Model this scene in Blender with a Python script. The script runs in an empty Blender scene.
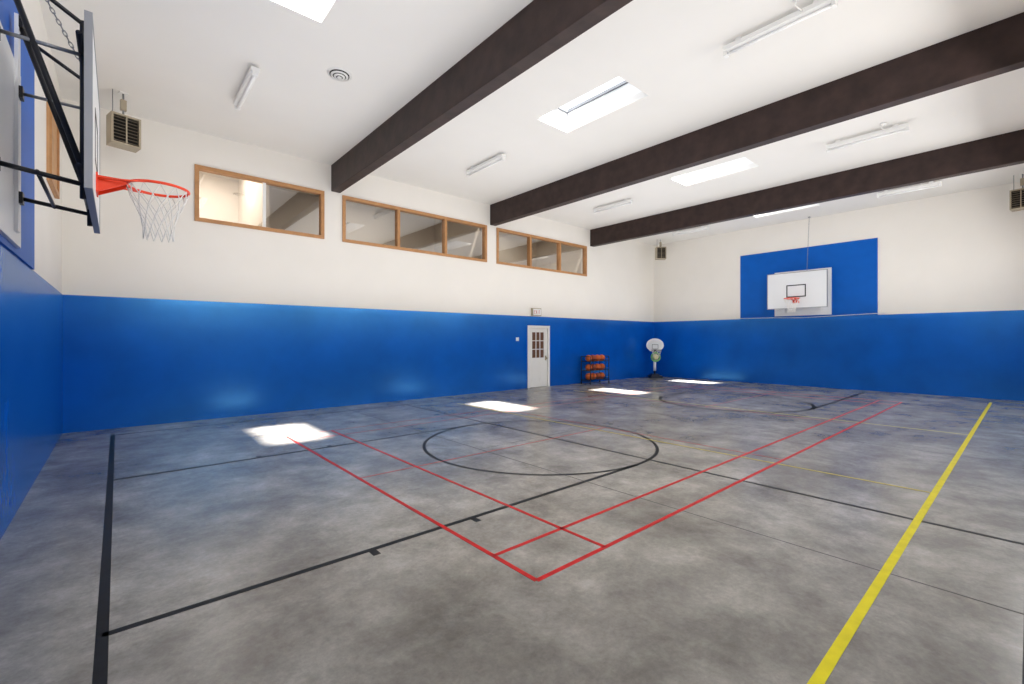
import bpy, bmesh, math, random
from mathutils import Vector, Matrix
random.seed(4)
S=bpy.context.scene
COL=S.collection
# ---------------------------------------------------------------- room constants
XL,XR=-0.74,18.30      # wall with near hoop / far wall
YB,YF=11.20,-0.45      # window wall / wall behind camera
H=5.90
BL=2.44                # blue wainscot height
YC=5.33

# ---------------------------------------------------------------- materials
def mat(name,col,rough=0.5,metal=0.0,bump=0.0,bscale=20,var=0.0,vscale=3,spec=0.5,detail=5,ior=None,tint=None):
    m=bpy.data.materials.new(name); m.use_nodes=True
    nt=m.node_tree; b=nt.nodes['Principled BSDF']
    b.inputs['Base Color'].default_value=(*col,1)
    b.inputs['Roughness'].default_value=rough
    b.inputs['Metallic'].default_value=metal
    b.inputs['Specular IOR Level'].default_value=spec
    if ior: b.inputs['IOR'].default_value=ior
    if tint: b.inputs['Specular Tint'].default_value=(*tint,1)
    tc=nt.nodes.new('ShaderNodeTexCoord')
    if var>0:
        n=nt.nodes.new('ShaderNodeTexNoise'); n.inputs['Scale'].default_value=vscale; n.inputs['Detail'].default_value=detail
        nt.links.new(tc.outputs['Object'],n.inputs['Vector'])
        r=nt.nodes.new('ShaderNodeValToRGB')
        r.color_ramp.elements[0].position=.3; r.color_ramp.elements[1].position=.7
        r.color_ramp.elements[0].color=(*[c*(1-var) for c in col],1)
        r.color_ramp.elements[1].color=(*[min(1,c*(1+var)) for c in col],1)
        nt.links.new(n.outputs['Fac'],r.inputs['Fac']); nt.links.new(r.outputs['Color'],b.inputs['Base Color'])
    if bump>0:
        n2=nt.nodes.new('ShaderNodeTexNoise'); n2.inputs['Scale'].default_value=bscale; n2.inputs['Detail'].default_value=4
        nt.links.new(tc.outputs['Object'],n2.inputs['Vector'])
        bp=nt.nodes.new('ShaderNodeBump'); bp.inputs['Strength'].default_value=bump; bp.inputs['Distance'].default_value=.01
        nt.links.new(n2.outputs['Fac'],bp.inputs['Height']); nt.links.new(bp.outputs['Normal'],b.inputs['Normal'])
    return m
def lin(r,g,b):
    f=lambda c:((c/255+.055)/1.055)**2.4 if c>10 else c/255/12.92
    return (f(r),f(g),f(b))

M={}
M['white']=mat('wall_paint_white',lin(236,232,225),.6,bump=.15,bscale=60,var=.015,vscale=1.2)
M['ceil']=mat('ceiling_paint',lin(233,231,227),.7,bump=.25,bscale=90,var=.012,vscale=1)
M['blue']=mat('wall_paint_blue',lin(0,84,184),.24,bump=.22,bscale=5,var=.16,vscale=1.1,spec=1.0,ior=2.0,tint=(.15,.55,1))
M['bluepad']=mat('backing_panel_blue',lin(0,88,184),.5,var=.05,tint=(.4,.7,1))
M['beam']=mat('beam_dark_stain',lin(52,38,35),.5,bump=.3,bscale=8,var=.35,vscale=4,spec=.3)
M['wood']=mat('window_frame_wood',lin(182,132,84),.5,var=.12,vscale=9)
M['ply']=mat('plywood',lin(196,150,104),.6,var=.1,vscale=6)
M['black']=mat('black_steel',lin(24,25,30),.4,metal=.2)
M['steel']=mat('galvanised_steel',lin(150,152,155),.4,metal=.7)
M['orange']=mat('rim_orange',lin(232,62,18),.4)
M['net']=mat('net_cord',lin(222,220,216),.8)
M['board']=mat('backboard_white',lin(226,228,230),.35)
M['boardedge']=mat('backboard_frame',lin(150,152,156),.4,metal=.3)
M['blackpaint']=mat('black_marking',lin(28,30,34),.45)
M['blackline']=mat('black_court_paint',lin(15,17,20),.5,var=.4,vscale=10,spec=.2)
M['redline']=mat('red_court_paint',lin(186,26,26),.5,var=.2,vscale=10,spec=.2)
M['redfaint']=mat('faded_red_paint',lin(160,62,54),.5,var=.2,vscale=10,spec=.2)
M['yelline']=mat('yellow_court_paint',lin(208,194,24),.5,var=.1,vscale=10,spec=.2)
M['yelfaint']=mat('faded_yellow_paint',lin(174,158,60),.5,var=.2,vscale=10,spec=.2)
M['doorw']=mat('door_white',lin(236,235,232),.45)
M['dark']=mat('dark_gap',lin(30,28,26),.7)
M['beige']=mat('heater_enamel',lin(172,160,138),.45,metal=.1)
M['louver']=mat('heater_louver',lin(120,108,90),.5,metal=.2)
M['fixture']=mat('fixture_white',lin(236,236,234),.4)
M['tube']=mat('fluorescent_tube',lin(245,245,245),.3)
M['ball']=mat('basketball_rubber',lin(205,98,40),.6,bump=.3,bscale=200)
M['ball2']=mat('worn_ball_rubber',lin(150,66,34),.6)
M['green']=mat('green_plastic',lin(120,180,100),.4)
M['yellow']=mat('yellow_plastic',lin(235,228,180),.4)
M['plwhite']=mat('white_plastic',lin(235,236,238),.4)
M['rubber']=mat('base_blue_plastic',lin(22,32,52),.5)
M['red']=mat('exit_red',lin(190,60,45),.5)
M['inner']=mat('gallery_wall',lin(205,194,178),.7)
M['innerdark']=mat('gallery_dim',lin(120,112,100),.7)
M['brass']=mat('door_knob_metal',lin(160,150,120),.3,metal=.9)
M['curb']=mat('skylight_shaft_white',lin(240,240,240),.6)
M['sash']=mat('skylight_sash_grey',lin(110,114,120),.5)
M['joint']=mat('saw_cut_joint',lin(56,54,52),.9)
M['blind']=mat('roller_blind_white',lin(230,230,225),.8)  # opaque white panel added to keep sun out of the rear openings
M['brownglass']=mat('door_glass_dim',lin(110,80,60),.15)

def glass(name,refl,tint):
    m=bpy.data.materials.new(name); m.use_nodes=True; nt=m.node_tree; nt.nodes.clear()
    o=nt.nodes.new('ShaderNodeOutputMaterial'); mx=nt.nodes.new('ShaderNodeMixShader')
    t=nt.nodes.new('ShaderNodeBsdfTransparent'); g=nt.nodes.new('ShaderNodeBsdfGlossy')
    t.inputs[0].default_value=(*tint,1); g.inputs['Roughness'].default_value=.02
    mx.inputs[0].default_value=refl
    nt.links.new(t.outputs[0],mx.inputs[1]); nt.links.new(g.outputs[0],mx.inputs[2]); nt.links.new(mx.outputs[0],o.inputs[0])
    return m
M['glass']=glass('gallery_glass',.32,(.86,.83,.79))
M['skyglass']=glass('skylight_glass',.06,(.97,.98,1))

# concrete
def concrete():
    m=bpy.data.materials.new('polished_concrete'); m.use_nodes=True; nt=m.node_tree; b=nt.nodes['Principled BSDF']
    tc=nt.nodes.new('ShaderNodeTexCoord'); L=nt.links.new
    def noise(sc,det,ro=.6,dist=0,off=(0,0,0),strx=1):
        mp=nt.nodes.new('ShaderNodeMapping'); mp.inputs['Location'].default_value=off; mp.inputs['Scale'].default_value=(1,strx,1)
        L(tc.outputs['Object'],mp.inputs['Vector'])
        n=nt.nodes.new('ShaderNodeTexNoise'); n.inputs['Scale'].default_value=sc; n.inputs['Detail'].default_value=det
        n.inputs['Roughness'].default_value=ro; n.inputs['Distortion'].default_value=dist
        L(mp.outputs[0],n.inputs['Vector']); return n
    def ramp(n,p0,c0,p1,c1):
        r=nt.nodes.new('ShaderNodeValToRGB'); e=r.color_ramp.elements
        e[0].position=p0;e[0].color=(*c0,1);e[1].position=p1;e[1].color=(*c1,1); L(n.outputs['Fac'],r.inputs['Fac']); return r
    def mul(a,bb,f,bt='MULTIPLY'):
        x=nt.nodes.new('ShaderNodeMix'); x.data_type='RGBA'; x.blend_type=bt; x.inputs[0].default_value=f
        L(a,x.inputs[6]); L(bb,x.inputs[7]); return x.outputs[2]
    a=ramp(noise(.75,9,.66,.25),.36,lin(126,122,116),.64,lin(174,170,163))
    c=ramp(noise(1.9,9,.70,.2,(3,1,0)),.38,(.58,.57,.55),.62,(1.10,1.10,1.09))
    d=ramp(noise(26,8,.8),.34,(.78,.78,.78),.64,(1.10,1.10,1.10))
    e=ramp(noise(.34,8,.66,.3,(5,9,0)),.38,(.62,.605,.58),.60,(1,1,1))
    g=ramp(noise(3.5,8,.72,.1,(8,2,0),.25),.46,(1,1,1),.76,(1.3,1.29,1.27))
    h=ramp(noise(6,8,.72,.1,(2,2,0),1),.54,(1,1,1),.78,(.62,.61,.58))
    o=mul(a.outputs[0],c.outputs[0],.75); o=mul(o,d.outputs[0],.85); o=mul(o,e.outputs[0],.6); o=mul(o,g.outputs[0],.6); o=mul(o,h.outputs[0],.6)
    L(o,b.inputs['Base Color'])
    b.inputs['Roughness'].default_value=.26
    b.inputs['Specular IOR Level'].default_value=.45
    return m
M['floor']=concrete()

# ---------------------------------------------------------------- mesh builder
class B:
    def __init__(s): s.v=[];s.f=[];s.m=[];s.sm=[];s.mats=[]
    def mi(s,k):
        if k not in s.mats: s.mats.append(k)
        return s.mats.index(k)
    def add(s,vs,fs,k,smooth=False):
        o=len(s.v); s.v+= [tuple(v) for v in vs]
        i=s.mi(k)
        for f in fs: s.f.append([o+q for q in f]); s.m.append(i); s.sm.append(smooth)
    def box(s,a,b,k):
        x0,x1=sorted((a[0],b[0]));y0,y1=sorted((a[1],b[1]));z0,z1=sorted((a[2],b[2]))
        vs=[(x0,y0,z0),(x1,y0,z0),(x1,y1,z0),(x0,y1,z0),(x0,y0,z1),(x1,y0,z1),(x1,y1,z1),(x0,y1,z1)]
        s.add(vs,[(0,3,2,1),(4,5,6,7),(0,1,5,4),(1,2,6,5),(2,3,7,6),(3,0,4,7)],k)
    def tube(s,pts,r,k,seg=10,closed=False,cap=True):
        pts=[Vector(p) for p in pts]; n=len(pts); rings=[]
        rs=r if isinstance(r,(list,tuple)) else [r]*n
        prev=None
        for i,p in enumerate(pts):
            if closed: t=(pts[(i+1)%n]-pts[i-1])
            elif i==0: t=pts[1]-pts[0]
            elif i==n-1: t=pts[-1]-pts[-2]
            else: t=(pts[i+1]-pts[i]).normalized()+(pts[i]-pts[i-1]).normalized()
            t.normalize()
            if prev is None:
                a=Vector((0,0,1)) if abs(t.z)<.9 else Vector((1,0,0))
                u=t.cross(a).normalized()
            else:
                u=(prev-t*prev.dot(t)).normalized()
            prev=u; w=t.cross(u)
            rings.append([p+(u*math.cos(2*math.pi*j/seg)+w*math.sin(2*math.pi*j/seg))*rs[i] for j in range(seg)])
        vs=[q for rg in rings for q in rg]; fs=[]
        m=n if closed else n-1
        for i in range(m):
            i2=(i+1)%n
            for j in range(seg):
                j2=(j+1)%seg; fs.append((i*seg+j,i*seg+j2,i2*seg+j2,i2*seg+j))
        if cap and not closed:
            fs.append(tuple(reversed(range(seg)))); fs.append(tuple((n-1)*seg+j for j in range(seg)))
        s.add(vs,fs,k,True)
    def sphere(s,c,r,k,n=16,m=10):
        vs=[];fs=[]
        for i in range(m+1):
            a=math.pi*i/m
            for j in range(n):
                b=2*math.pi*j/n; vs.append((c[0]+r*math.sin(a)*math.cos(b),c[1]+r*math.sin(a)*math.sin(b),c[2]+r*math.cos(a)))
        for i in range(m):
            for j in range(n): fs.append((i*n+j,(i+1)*n+j,(i+1)*n+(j+1)%n,i*n+(j+1)%n))
        s.add(vs,fs,k,True)
    def prism(s,pts,a,b,k,axis='x'):
        n=len(pts)
        def P(t,p): return (t,p[0],p[1]) if axis=='x' else ((p[0],t,p[1]) if axis=='y' else (p[0],p[1],t))
        vs=[P(a,p) for p in pts]+[P(b,p) for p in pts]
        fs=[tuple(range(n)),tuple(reversed(range(n,2*n)))]+[(i,(i+1)%n,n+(i+1)%n,n+i) for i in range(n)]
        s.add(vs,fs,k)
    def done(s,name,bevel=0,loc=None,rot=0,scale=None):
        me=bpy.data.meshes.new(name); me.from_pydata(s.v,[],s.f)
        for k in s.mats: me.materials.append(M[k])
        for p,i,q in zip(me.polygons,s.m,s.sm): p.material_index=i; p.use_smooth=q
        bm=bmesh.new(); bm.from_mesh(me); bmesh.ops.recalc_face_normals(bm,faces=bm.faces); bm.to_mesh(me); bm.free()
        o=bpy.data.objects.new(name,me); COL.objects.link(o)
        if loc: o.location=loc
        if rot: o.rotation_euler=(0,0,rot)
        if bevel:
            md=o.modifiers.new('bevel','BEVEL'); md.width=bevel; md.segments=2; md.limit_method='ANGLE'
        return o

def cells(u0,u1,v0,v1,holes):
    us=sorted({u0,u1}|{h[0] for h in holes}|{h[1] for h in holes}); vs=sorted({v0,v1}|{h[2] for h in holes}|{h[3] for h in holes})
    us=[u for u in us if u0<=u<=u1]; vs=[v for v in vs if v0<=v<=v1]
    for a,b in zip(us,us[1:]):
        for c,d in zip(vs,vs[1:]):
            mu,mv=(a+b)/2,(c+d)/2
            if not any(h[0]<mu<h[1] and h[2]<mv<h[3] for h in holes): yield a,b,c,d

# ---------------------------------------------------------------- shell
T=.25
b=B(); b.box((XL-T,YF-T,-.2),(XR+T,YB+T,0),'floor'); b.done('floor')
SKX=[1.2,6.1,11.0,15.9]; SKW=.86; SY0,SY1=4.37,6.25; ZT=6.34
sk=[(x,x+SKW,SY0,SY1) for x in SKX]
b=B()
for a,c,d,e in cells(XL-T,XR+T,YF-T,YB+T,sk): b.box((a,d,H),(c,e,H+.12),'ceil')
b.done('ceiling')

WZ0,WZ1=4.07,5.22
WINS=[(1.20,3.73,2),(4.21,8.69,3),(9.13,13.54,3)]
DX0,DX1,DZ=10.52,11.44,2.06
holes=[(a,c,WZ0,WZ1) for a,c,_ in WINS]
b=B()
for a,c,d,e in cells(XL-T,XR+T,BL,H,holes): b.box((a,YB,d),(c,YB+T,e),'white')
for a,c,d,e in cells(XL-T,XR+T,0,BL,[(DX0,DX1,-1,DZ)]+[]): b.box((a,YB-.012,d),(c,YB+T,e),'blue')
b.done('wall_back')
b=B(); b.box((XL-T,YF-T,BL),(XL,YB,H),'white'); b.box((XL-T,YF-T,0),(XL+.012,YB-.012,BL),'blue'); b.done('wall_left')
b=B(); b.box((XR,YF-T,BL),(XR+T,YB,H),'white'); b.box((XR-.012,YF-T,0),(XR+T,YB-.012,BL),'blue'); b.done('wall_right')
FW=[(1.0,5.0,3.6,5.1),(6.5,10.8,3.6,5.1),(12.2,16.4,3.6,5.1)]
b=B()
for a,c,d,e in cells(XL,XR,BL,H,FW): b.box((a,YF-T,d),(c,YF,e),'white')
b.box((XL+.012,YF-T,0),(XR-.012,YF+.012,BL),'blue'); b.done('wall_front')

b=B(); b.box((XL+.012,YB-.03,0),(DX0-.09,YB-.012,.06),'blue'); b.box((DX1+.09,YB-.03,0),(XR-.012,YB-.012,.06),'blue'); b.done('baseboard_back')
b=B(); b.box((XR-.03,YF+.012,0),(XR-.012,YB-.03,.06),'blue'); b.done('baseboard_right')

# skylights
for i,(a,c,d,e) in enumerate(sk):
    b=B(); t=.04
    b.box((a-t,d-t,H+.12),(a,e+t,ZT),'curb'); b.box((c,d-t,H+.12),(c+t,e+t,ZT),'curb')
    b.box((a,d-t,H+.12),(c,d,ZT),'curb'); b.box((a,e,H+.12),(c,e+t,ZT),'curb')
    w=.045
    b.box((a,d,ZT-.05),(a+w,e,ZT),'sash'); b.box((c-w,d,ZT-.05),(c,e,ZT),'sash')
    b.box((a+w,d,ZT-.05),(c-w,d+w,ZT),'sash'); b.box((a+w,e-w,ZT-.05),(c-w,e,ZT),'sash')
    b.add([(a,d,ZT),(c,d,ZT),(c,e,ZT),(a,e,ZT)],[(0,1,2,3)],'skyglass')
    b.done('skylight_%d'%(i+1))

# beams
for x in (3.92,8.85,13.78):
    b=B(); b.box((x,YF,5.26),(x+.22,YB,H),'beam'); b.done('roof_beam',bevel=.01)

# windows
def winframe(b,x0,x1,n,z0,z1):
    f=.075; ya,yb=YB-.035,YB+.12
    b.box((x0-.02,ya,z1-f),(x1+.02,yb,z1+.0),'wood'); b.box((x0-.02,ya,z0),(x1+.02,yb,z0+f),'wood')
    b.box((x0-.02,ya,z0+f),(x0+f-.02,yb,z1-f),'wood'); b.box((x1-f+.02,ya,z0+f),(x1+.02,yb,z1-f),'wood')
for wi,(x0,x1,n) in enumerate(WINS):
    b=B(); winframe(b,x0,x1,n,WZ0,WZ1)
    for k in range(1,n):
        xm=x0+(x1-x0)*k/n
        if n==2: b.box((xm-.03,YB+.02,WZ0+.075),(xm+.03,YB+.07,WZ1-.075),'fixture')
        else: b.box((xm-.04,YB-.03,WZ0+.075),(xm+.04,YB+.12,WZ1-.075),'wood')
    b.add([(x0+.05,YB+.05,WZ0+.05),(x1-.05,YB+.05,WZ0+.05),(x1-.05,YB+.05,WZ1-.05),(x0+.05,YB+.05,WZ1-.05)],[(0,1,2,3)],'glass')
    b.done('window_%d'%(wi+1))
# gallery room behind the windows
b=B(); ga,gb,gy,gz0,gz1=.6,14.2,14.6,3.5,6.1
b.box((ga,gy,gz0),(gb,gy+.1,gz1),'inner'); b.box((ga-.1,YB+T,gz0),(ga,gy,gz1),'inner'); b.box((gb,YB+T,gz0),(gb+.1,gy,gz1),'inner')
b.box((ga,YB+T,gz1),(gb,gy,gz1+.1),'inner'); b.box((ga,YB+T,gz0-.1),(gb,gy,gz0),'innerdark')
b.box((2.55,YB+T+.02,gz0),(2.62,gy,gz1),'inner'); b.box((8.9,YB+T,gz0),(9.0,gy,gz1),'inner')
b.done('wall_gallery')

# unseen windows added behind camera to carry fill lamps; white panels block the sun
for i,(x0,x1,z0,z1) in enumerate(FW):
    b=B(); y0,y1=YF-.15,YF+.03; f=.08
    b.box((x0,y0,z1-f),(x1,y1,z1),'wood'); b.box((x0,y0,z0),(x1,y1,z0+f),'wood')
    for k in range(4):
        xm=x0+f/2+(x1-x0-f)*k/3; b.box((xm-f/2,y0,z0+f),(xm+f/2,y1,z1-f),'wood')
    b.box((x0,YF-.14,z0),(x1,YF-.12,z1),'blind')
    b.done('window_%d'%(i+4))

# door
b=B(); y=YB-.012
b.box((DX0-.07,y-.03,0),(DX0+.02,y+.1,DZ+.07),'doorw'); b.box((DX1-.02,y-.03,0),(DX1+.07,y+.1,DZ+.07),'doorw')
b.box((DX0+.02,y-.03,DZ-.02),(DX1-.02,y+.1,DZ+.07),'doorw')
xa,xb=DX0+.025,DX1-.025; ly0,ly1=y+.02,y+.065
gx0,gx1,gz0_,gz1_=xa+.15,xb-.15,1.02,1.90
for a,c,d,e in cells(xa,xb,.01,DZ-.025,[(gx0,gx1,gz0_,gz1_)]): b.box((a,ly0,d),(c,ly1,e),'doorw')
for k in (1,2):
    xm=gx0+(gx1-gx0)*k/3; b.box((xm-.012,ly0,gz0_),(xm+.012,ly1,gz1_),'doorw')
    zm=gz0_+(gz1_-gz0_)*k/3; b.box((gx0,ly0,zm-.012),(gx1,ly1,zm+.012),'doorw')
b.box((gx0,ly1-.02,gz0_),(gx1,ly1-.01,gz1_),'brownglass')
for (p,q) in ((gx0-.03,(gx0+gx1)/2-.04),((gx0+gx1)/2+.04,gx1+.03)):
    b.box((p,ly0-.008,.2),(q,ly0,.88),'doorw'); b.box((p+.05,ly0-.014,.26),(q-.05,ly0-.008,.82),'doorw')
b.tube([(xb-.07,ly0,1.0),(xb-.07,ly0-.05,1.0)],.012,'brass'); b.sphere((xb-.07,ly0-.06,1.0),.03,'brass')
b.box((xb-.1,ly0-.008,.92),(xb-.04,ly0,1.08),'brass')
b.done('door_1')
b=B(); b.box((DX0,YB+.16,0),(DX1,YB+T,DZ),'dark'); b.done('trim_1')  # dark panel closing the opening behind the door leaf
# exit sign
b=B(); b.box((10.62,YB-.11,2.46),(11.02,YB-.012,2.72),'beige'); b.box((10.64,YB-.115,2.49),(11.0,YB-.11,2.69),'fixture')
def letters(b,x0,z0,w,h,y,k):
    t=.012; ya,yb=y-.004,y
    lx=[x0+i*w*1.4 for i in range(4)]
    a=lx[0]; b.box((a,ya,z0),(a+t,yb,z0+h),k); [b.box((a,ya,z0+q),(a+w,yb,z0+q+t),k) for q in (0,h/2,h-t)]
    a=lx[1]; b.tube([(a,ya,z0),(a+w,ya,z0+h)],t*.5,k,6); b.tube([(a+w,ya,z0),(a,ya,z0+h)],t*.5,k,6)
    a=lx[2]; b.box((a+w/2,ya,z0),(a+w/2+t,yb,z0+h),k)
    a=lx[3]; b.box((a+w/2-t/2,ya,z0),(a+w/2+t/2,yb,z0+h),k); b.box((a,ya,z0+h-t),(a+w,yb,z0+h),k)
letters(b,10.67,2.53,.055,.12,YB-.115,'red'); b.done('exit_sign')
b=B(); b.box((9.93,YB-.022,1.60),(10.06,YB-.012,1.72),'plwhite'); b.box((9.96,YB-.03,1.63),(9.98,YB-.022,1.69),'plwhite'); b.box((10.01,YB-.03,1.63),(10.03,YB-.022,1.69),'plwhite')
b.done('light_switch',bevel=.003)

# backing panels
b=B(); b.box((XR-.03,3.20,BL),(XR,7.42,4.90),'bluepad'); b.done('trim_2',bevel=.005)
b=B(); b.box((XL,3.20,BL),(XL+.03,7.42,4.90),'bluepad'); b.done('trim_3',bevel=.005)
b=B(); b.box((XL,8.9,3.85),(XL+.03,10.0,5.2),'ply')
for a in ((8.9,8.97,3.85,5.2),(9.93,10.0,3.85,5.2),(8.97,9.93,3.85,3.92),(8.97,9.93,5.13,5.2)): b.box((XL+.03,a[0],a[2]),(XL+.055,a[1],a[3]),'wood')
b.done('plywood_panel')

# ---------------------------------------------------------------- wall mounted hoop
def hoop(xw,s,zt):
    b=B(); X=lambda d: xw+s*d
    z0,z1=2.75,3.97; y0,y1=YC-.90,YC+.90; D=.60
    # white plywood mount on the wall
    b.box((X(.031),YC-.90,2.50),(X(.06),YC+.86,4.10),'plwhite')
    for yy in (YC-.55,YC+.55): b.box((X(.06),yy-.06,2.6),(X(.085),yy+.06,zt+.05),'plwhite')
    b.box((X(D-.03),y0,z0),(X(D),y1,z1),'board')
    e=.02
    for q in ((y0-e,y0,z0-e,z1+e),(y1,y1+e,z0-e,z1+e),(y0,y1,z0-e,z0),(y0,y1,z1,z1+e)): b.box((X(D-.04),q[0],q[2]),(X(D+.005),q[1],q[3]),'boardedge')
    t=.035; a0,a1,c0,c1=YC-.30,YC+.30,3.12,3.55; xa,xb=X(D),X(D+.003)
    b.box((xa,a0,c0),(xb,a0+t,c1),'blackpaint'); b.box((xa,a1-t,c0),(xb,a1,c1),'blackpaint')
    b.box((xa,a0+t,c0),(xb,a1-t,c0+t),'blackpaint'); b.box((xa,a0+t,c1-t),(xb,a1-t,c1),'blackpaint')
    for yy in (YC-.55,YC+.55):
        b.tube([(X(D-.06),yy,z0-.02),(X(D-.06),yy,min(z1+.12,zt+.05))],.020,'black')
    for zz in (2.9,3.85): b.tube([(X(D-.07),y0+.05,zz),(X(D-.07),y1-.05,zz)],.018,'black')
    zd=zt
    for yy in (YC-.55,YC+.55):
        b.tube([(X(.085),yy,2.9),(X(D-.06),yy,2.84)],.018,'black')
        b.tube([(X(.085),yy,3.83),(X(D-.06),yy,3.83)],.014,'steel')
        b.tube([(X(.085),yy,zd),(X(D-.06),yy,2.95)],.020,'black')
        for zz in (2.9,3.83,zd): b.box((X(.085),yy-.05,zz-.05),(X(.11),yy+.05,zz+.05),'black')
        if zt>4: b.tube([(X(.09),yy,4.35),(X(D-.06),yy,4.07)],.016,'black')
    b.tube([(X(.3),YC-.6,2.87),(X(.3),YC+.6,2.87)],.014,'black')
    # rim
    R=.228; cx=D+.20+R; rz=3.05
    b.tube([(X(cx+R*math.cos(a)),YC+R*math.sin(a),rz) for a in [2*math.pi*i/36 for i in range(36)]],.013,'orange',8,closed=True)
    b.box((X(D),YC-.10,rz-.14),(X(D+.012),YC+.10,rz+.03),'orange')
    zt_=rz+.002
    pts=[(X(D+.01),YC-.09),(X(D+.01),YC+.09),(X(cx-R*.9),YC+R*.42),(X(cx-R*.97),YC),(X(cx-R*.9),YC-R*.42)]
    b.prism(pts,zt_-.006,zt_+.006,'orange','z')
    for yy in (-.07,.07):
        b.prism([(X(D+.01),rz),(X(cx-R),rz),(X(cx-R),rz-.03),(X(D+.01),rz-.13)],YC+yy-.004,YC+yy+.004,'orange','y')
    for sgn in (-1,1):
        b.tube([(X(D+.012),YC+sgn*.09,rz-.02),(X(cx-R*.45),YC+sgn*R*.9,rz-.008)],.008,'orange',6)
    # net
    N=12; rows=[(0,R),(.09,R*.90),(.18,R*.72),(.27,R*.58),(.36,R*.50),(.46,R*.50)]
    for sg in (1,-1):
        for k in range(N):
            p=[]
            for j,(dz,r) in enumerate(rows):
                a=2*math.pi*(k+sg*j*.5)/N; p.append((X(cx+r*math.cos(a)),YC+r*math.sin(a),rz-.012-dz))
            b.tube(p,.0046,'net',5)
    for k in range(N):
        a=2*math.pi*k/N; b.tube([(X(cx+R*math.cos(a)),YC+R*math.sin(a),rz-.018+.012*q) for q in (0,1,2)],.005,'net',5)
    # chain: near hoop is stayed to the top of the wall panel, far hoop hangs from the ceiling
    if zt>4:
        runs=[(Vector((X(D-.08),YC-.30,z1-.10)),Vector((X(.07),YC-.30,4.84)),26)]
    else:
        runs=[(Vector((X(D-.1),YC-.30,z1)),Vector((X(.25),YC-.30,H-.02)),44)]
    for P0,P1,n in runs:
      for k in range(n):
        c=P0.lerp(P1,(k+.5)/n); d=(P1-P0).normalized(); L=(P1-P0).length/n*.68
        u=d.cross(Vector((0,1,0))).normalized() if k%2 else d.cross(Vector((1,0,0))).normalized()
        b.tube([c+d*L*math.cos(t)+u*.011*math.sin(t) for t in [2*math.pi*i/8 for i in range(8)]],.0035,'steel',4,closed=True)
      if zt>4: b.box((X(.031),P1.y-.04,P1.z-.04),(X(.07),P1.y+.04,P1.z+.04),'black')
      else: b.box((P1.x-.03,P1.y-.03,H-.03),(P1.x+.03,P1.y+.03,H),'steel')
    return b.done('basketball_hoop')
hoop(XL,1,4.45); hoop(XR,-1,3.80)

# ---------------------------------------------------------------- unit heaters
def heater(x,y,zc,rot):
    b=B(); w,h,d=.20,.255,.14
    b.box((-w,-d,-h),(w,d,-h+.03),'beige'); b.box((-w,-d,h-.03),(w,d,h),'beige')
    b.box((-w,-d,-h+.03),(-w+.03,d,h-.03),'beige'); b.box((w-.03,-d,-h+.03),(w,d,h-.03),'beige')
    b.box((-w+.03,-d+.06,-h+.03),(w-.03,d-.01,h-.03),'dark')
    n=8
    for k in range(n):
        z=-h+.06+(2*h-.12)*k/(n-1)
        b.add([(-w+.03,-d-.005,z-.022),(w-.03,-d-.005,z-.022),(w-.03,-d+.05,z+.008),(-w+.03,-d+.05,z+.008),
               (-w+.03,-d-.005,z-.016),(w-.03,-d-.005,z-.016),(w-.03,-d+.05,z+.014),(-w+.03,-d+.05,z+.014)],
              [(0,1,2,3),(4,5,6,7),(0,1,5,4),(1,2,6,5),(2,3,7,6),(3,0,4,7)],'louver')
    b.box((-.01,-d-.01,-h+.03),(.01,-d,h-.03),'beige')
    b.tube([(0,d*.2,h),(0,d*.2,H-zc)],.014,'steel'); b.tube([(-w+.05,0,h),(-w+.05,0,H-zc)],.007,'steel',6)
    b.box((-.04,d*.2-.03,H-zc-.30),(.04,d*.2+.03,H-zc-.12),'beige')
    b.box((-.06,-.04,H-zc-.012),(.06,.10,H-zc),'fixture')
    b.tube([(0,d,0),(0,d+.05,0)],.10,'steel',16)
    return b.done('unit_heater',loc=(x,y,zc),rot=rot)
heater(.08,10.27,5.22,math.radians(14))
heater(17.35,10.3,5.30,math.radians(-45))
heater(17.45,.13,5.24,math.radians(-100))

# ---------------------------------------------------------------- fluorescent strips
def strip(x,y0,y1,jb):
    b=B(); z=H-.11; w=.06
    b.box((x-w,y0,z),(x+w,y1,z+.06),'fixture')
    b.prism([(x-w,z),(x-.03,z-.02),(x+.03,z-.02),(x+w,z)],y0+.04,y1-.04,'fixture','y')
    for q in (y0,y1-.045): b.box((x-.04,q,z-.07),(x+.04,q+.045,z),'fixture')
    b.tube([(x,y0+.045,z-.045),(x,y1-.045,z-.045)],.019,'tube',12)
    for q in (y0+.2,y1-.2): b.box((x-.03,q-.04,z+.06),(x+.03,q+.04,H),'fixture')
    if jb:
        yj=y0+.35; xj=x-.26
        b.tube([(xj,yj,H),(xj,yj,H-.04)],.05,'fixture',16)
        b.tube([(xj,yj,H-.035),(xj+.06,yj+.04,H-.06),(xj+.14,yj+.02,H-.07),(x-w,yj,z+.03)],.009,'fixture',6)
    b.done('fluorescent_light')
for i,x in enumerate((1.6,6.6,11.6,16.5)):
    strip(x,7.85,9.25,False); strip(x,1.55,2.9,True)

# round ceiling diffuser
b=B(); c=(2.68,7.28)
for r,z,k in ((.19,.006,'fixture'),(.15,.02,'dark'),(.135,.03,'fixture'),(.10,.035,'dark'),(.085,.045,'fixture'),(.05,.05,'dark'),(.035,.058,'fixture')):
    b.tube([(c[0],c[1],H),(c[0],c[1],H-z)],r,k,32)
b.done('air_diffuser')

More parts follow.
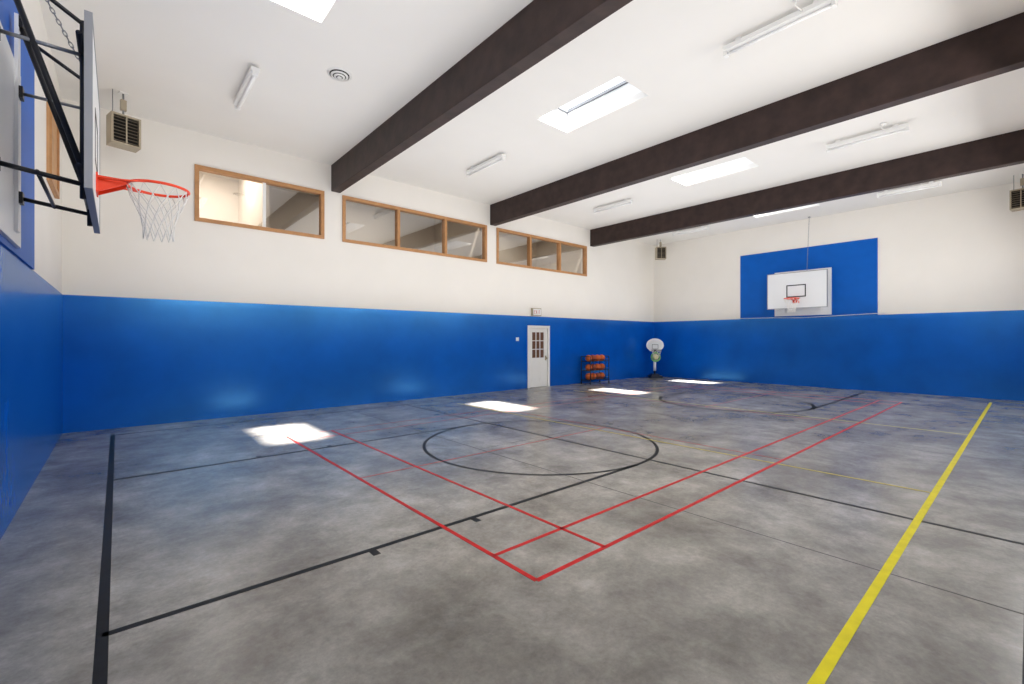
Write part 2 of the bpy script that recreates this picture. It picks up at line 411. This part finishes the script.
# ---------------------------------------------------------------- court lines
def strips(name,segs,k,z,arcs=(),w=.05):
    b=B()
    for s in segs:
        x0,y0,x1,y1=s[:4]; ww=(s[4] if len(s)>4 else w)/2; kk=s[5] if len(s)>5 else k
        zz=z if kk==k else z*.8
        if abs(x0-x1)<1e-6: b.box((x0-ww,min(y0,y1),.0),(x0+ww,max(y0,y1),zz),kk)
        else: b.box((min(x0,x1),y0-ww,.0),(max(x0,x1),y0+ww,zz),kk)
    for (cx,cy,r,cw) in arcs:
        n=128; h=cw/2; vs=[];fs=[]
        for i in range(n):
            a=2*math.pi*i/n; vs+= [(cx+(r-h)*math.cos(a),cy+(r-h)*math.sin(a),z),(cx+(r+h)*math.cos(a),cy+(r+h)*math.sin(a),z)]
        for i in range(n):
            j=(i+1)%n; fs.append((2*i,2*i+1,2*j+1,2*j))
        b.add(vs,fs,k)
    return b.done(name)
XA,XB=-.065,17.62; CY=5.24; K0,K1=CY-1.84,CY+1.84; C1,C2=5.15,12.38
seg=[(XA,.0,XA,10.4,.056),(XB,.0,XB,10.4),(XA,10.4,XB,10.4),(XA,.0,XB,.0),
     (XA,K0,C1,K0),(XA,K1,C1,K1),(XB,K0,C2,K0,.065),(XB,K1,C2,K1,.065),(5.5,0,5.5,10.4,.045)]
for xx in (1.5,2.47):
    for sgn,kk in ((-1,K0),(1,K1)):
        seg.append((xx,kk+sgn*.02,xx,kk+sgn*.11,.06)); seg.append((17.56-xx,kk+sgn*.02,17.56-xx,kk+sgn*.11,.06))
strips('basketball_court_lines',seg,'blackline',.0016,[(C1,CY,1.83,.05),(C2,CY,1.83,.085)],w=.05)
a0,a1,c0,c1=2.16,15.56,2.22,8.32
F='redfaint'
seg=[(a0,c0,a0,c1),(a1,c0,a1,c1),(a0,c0,a1,c0),(a0,c1,a1,c1,.025,F),(a0,c0+.47,a1,c0+.47,.035),(a0,c1-.47,a1,c1-.47,.025,F),
     (a0+.76,c0,a0+.76,c1,.035),(a1-.76,c0,a1-.76,c1,.035),(6.88,c0,6.88,c1,.022,F),(10.84,c0,10.84,c1,.025,F),(a0,CY,6.88,CY,.025,F),(10.84,CY,a1,CY,.025,F)]
strips('badminton_court_lines',seg,'redline',.0022,w=.038)
strips('volleyball_court_lines',[(.6,.675,17.2,.675),(6.6,.705,6.6,9.7,.035,'yelfaint'),(11.1,.705,11.1,9.7,.035,'yelfaint')],'yelline',.0026,w=.055)
seg=[(x,YF+.02,x,YB-.04) for x in (4.1,9.0,13.9)]+[(4.1,yy,XR-.04,yy,.005) for yy in (5.45,)]
strips('floor_joints',seg,'joint',.0008,w=.012)

# ---------------------------------------------------------------- ball rack
b=B(); x0,x1,y0,y1=13.0,14.1,10.55,10.98
for x in (x0,x1):
    for y in (y0,y1): b.tube([(x,y,.06),(x,y,1.02)],.016,'black'); b.tube([(x-.015,y,.035),(x+.015,y,.035)],.035,'black',12)
    for z in (.12,1.02): b.tube([(x,y0,z),(x,y1,z)],.014,'black')
for z in (.16,.50,.84):
    for y in (y0+.1,y1-.1): b.tube([(x0,y,z),(x1,y,z)],.012,'black')
    for x in (x0,x1): b.tube([(x,y0,z),(x,y1,z)],.012,'black')
    b.tube([(x0,y0,z+.08),(x1,y0,z+.08)],.01,'black')
    for k in range(4):
        b.sphere((x0+.16+k*.26,(y0+y1)/2,z+.115),.123,'ball' if (k+int(z*10))%3 else 'ball2',20,12)
for x,y in ((x0+.2,y0),(x1-.2,y0)): b.tube([(x,y,.16),(x,y,.92)],.01,'black')
b.done('ball_rack')

# ---------------------------------------------------------------- portable hoop (children's)
b=B()
b.prism([(-.24,-.35),(.24,-.35),(.28,-.1),(.24,.25),(-.24,.25),(-.28,-.1)],.003,.10,'rubber','z')
b.prism([(-.15,-.2),(.15,-.2),(.15,.2),(-.15,.2)],.10,.16,'rubber','z')
b.tube([(0,.05,.1),(0,.05,1.2)],.035,'black',12)
b.tube([(0,.05,.30),(0,.05,.75)],.06,'plwhite',12)
fan=[]
for i in range(17):
    a=math.pi*(1.12-1.24*i/16); fan.append((.37*math.cos(a),1.40+.30*math.sin(a)))
fan+=[(.2,1.14),(-.2,1.14)]
b.prism(fan,-.02,.02,'plwhite','y')
b.prism([(p[0]*.8,1.39+(p[1]-1.39)*.8) for p in fan],-.026,-.02,'board','y')
for q in ((-.13,-.115,1.24,1.44),(.115,.13,1.24,1.44),(-.115,.115,1.24,1.255),(-.115,.115,1.425,1.44)): b.box((q[0],-.03,q[2]),(q[1],-.026,q[3]),'blackpaint')
b.box((-.06,-.06,1.10),(.06,.0,1.22),'blackpaint')
b.tube([(.2*math.cos(2*math.pi*i/28),-.26+.2*math.sin(2*math.pi*i/28),1.2) for i in range(28)],.012,'black',8,closed=True)
for k in range(10):
    for sg in (1,-1):
        b.tube([((.2-.08*j/3)*math.cos(2*math.pi*(k+sg*j*.5)/10),-.26+(.2-.08*j/3)*math.sin(2*math.pi*(k+sg*j*.5)/10),1.19-.09*j) for j in range(4)],.005,'net',5)
b.tube([(.18*math.cos(2*math.pi*i/28),-.12,.90+.18*math.sin(2*math.pi*i/28)) for i in range(28)],.035,'green',8,closed=True)
b.sphere((0,-.10,.90),.13,'yellow'); 
b.box((-.03,-.12,.70),(.03,.05,.76),'black')
b.done('toy_basketball_hoop',loc=(17.50,10.66,0),rot=math.radians(-45))

# conduit over far wall
b=B(); b.tube([(XR-.05,7.6,BL+.03),(XR-.05,6.2,BL+.01),(XR-.05,5.3,BL-.02),(XR-.05,4.0,BL+.02),(XR-.05,3.0,BL+.05)],.010,'plwhite',6); b.done('wall_cable')

# ---------------------------------------------------------------- lights
w=bpy.data.worlds.new('sky'); S.world=w; w.use_nodes=True
nt=w.node_tree; bg=nt.nodes['Background']
bg.inputs[0].default_value=(.92,.96,1,1); bg.inputs[1].default_value=2.2
sun=bpy.data.lights.new('sun','SUN'); sun.energy=72; sun.angle=.06; sun.color=(1,.96,.90)
so=bpy.data.objects.new('sun',sun); COL.objects.link(so)
so.rotation_euler=Vector((.10,.54,-1)).to_track_quat('-Z','Y').to_euler()
def area(name,loc,rot,sx,sy,p,col=(1,1,1)):
    l=bpy.data.lights.new(name,'AREA'); l.shape='RECTANGLE'; l.size=sx; l.size_y=sy; l.energy=p; l.color=col
    o=bpy.data.objects.new(name,l); COL.objects.link(o); o.location=loc; o.rotation_euler=rot; return o
for i,(x0,x1,z0,z1) in enumerate(FW):
    area('window_daylight',((x0+x1)/2,YF+.04,(z0+z1)/2),(math.radians(58),0,0),x1-x0-.2,z1-z0-.2,(240,200,190)[i],(1,.99,.97))  # added fill lamps, one in front of each invented rear window
area('uplight',((XL+XR)/2,(YB+YF)/2+.4,2.3),(math.pi,0,0),17,9.5,465,(1,.99,.98))  # added fill floating mid-room, facing up to brighten the ceiling; no real fixture
area('gallery_ceiling_light',(1.6,13,6.05),(0,0,0),1.2,1.5,120)  # added fill lamps brightening the gallery seen through the panes; no fixtures there
area('gallery_ceiling_light',(6,13.2,6.05),(0,0,0),2,.6,35)
area('gallery_ceiling_light',(11.5,13.2,6.05),(0,0,0),2,.6,60)

# ---------------------------------------------------------------- camera
cam=bpy.data.cameras.new('camera'); co=bpy.data.objects.new('camera',cam); COL.objects.link(co)
cam.sensor_width=36; cam.lens=452*36/1024; cam.shift_y=-2.5/1024; cam.clip_start=.05
co.location=(0,0,1.65); co.rotation_euler=(math.radians(90),0,math.radians(48.9-90))
S.camera=co
S.view_settings.view_transform='Standard'; S.view_settings.exposure=0.0
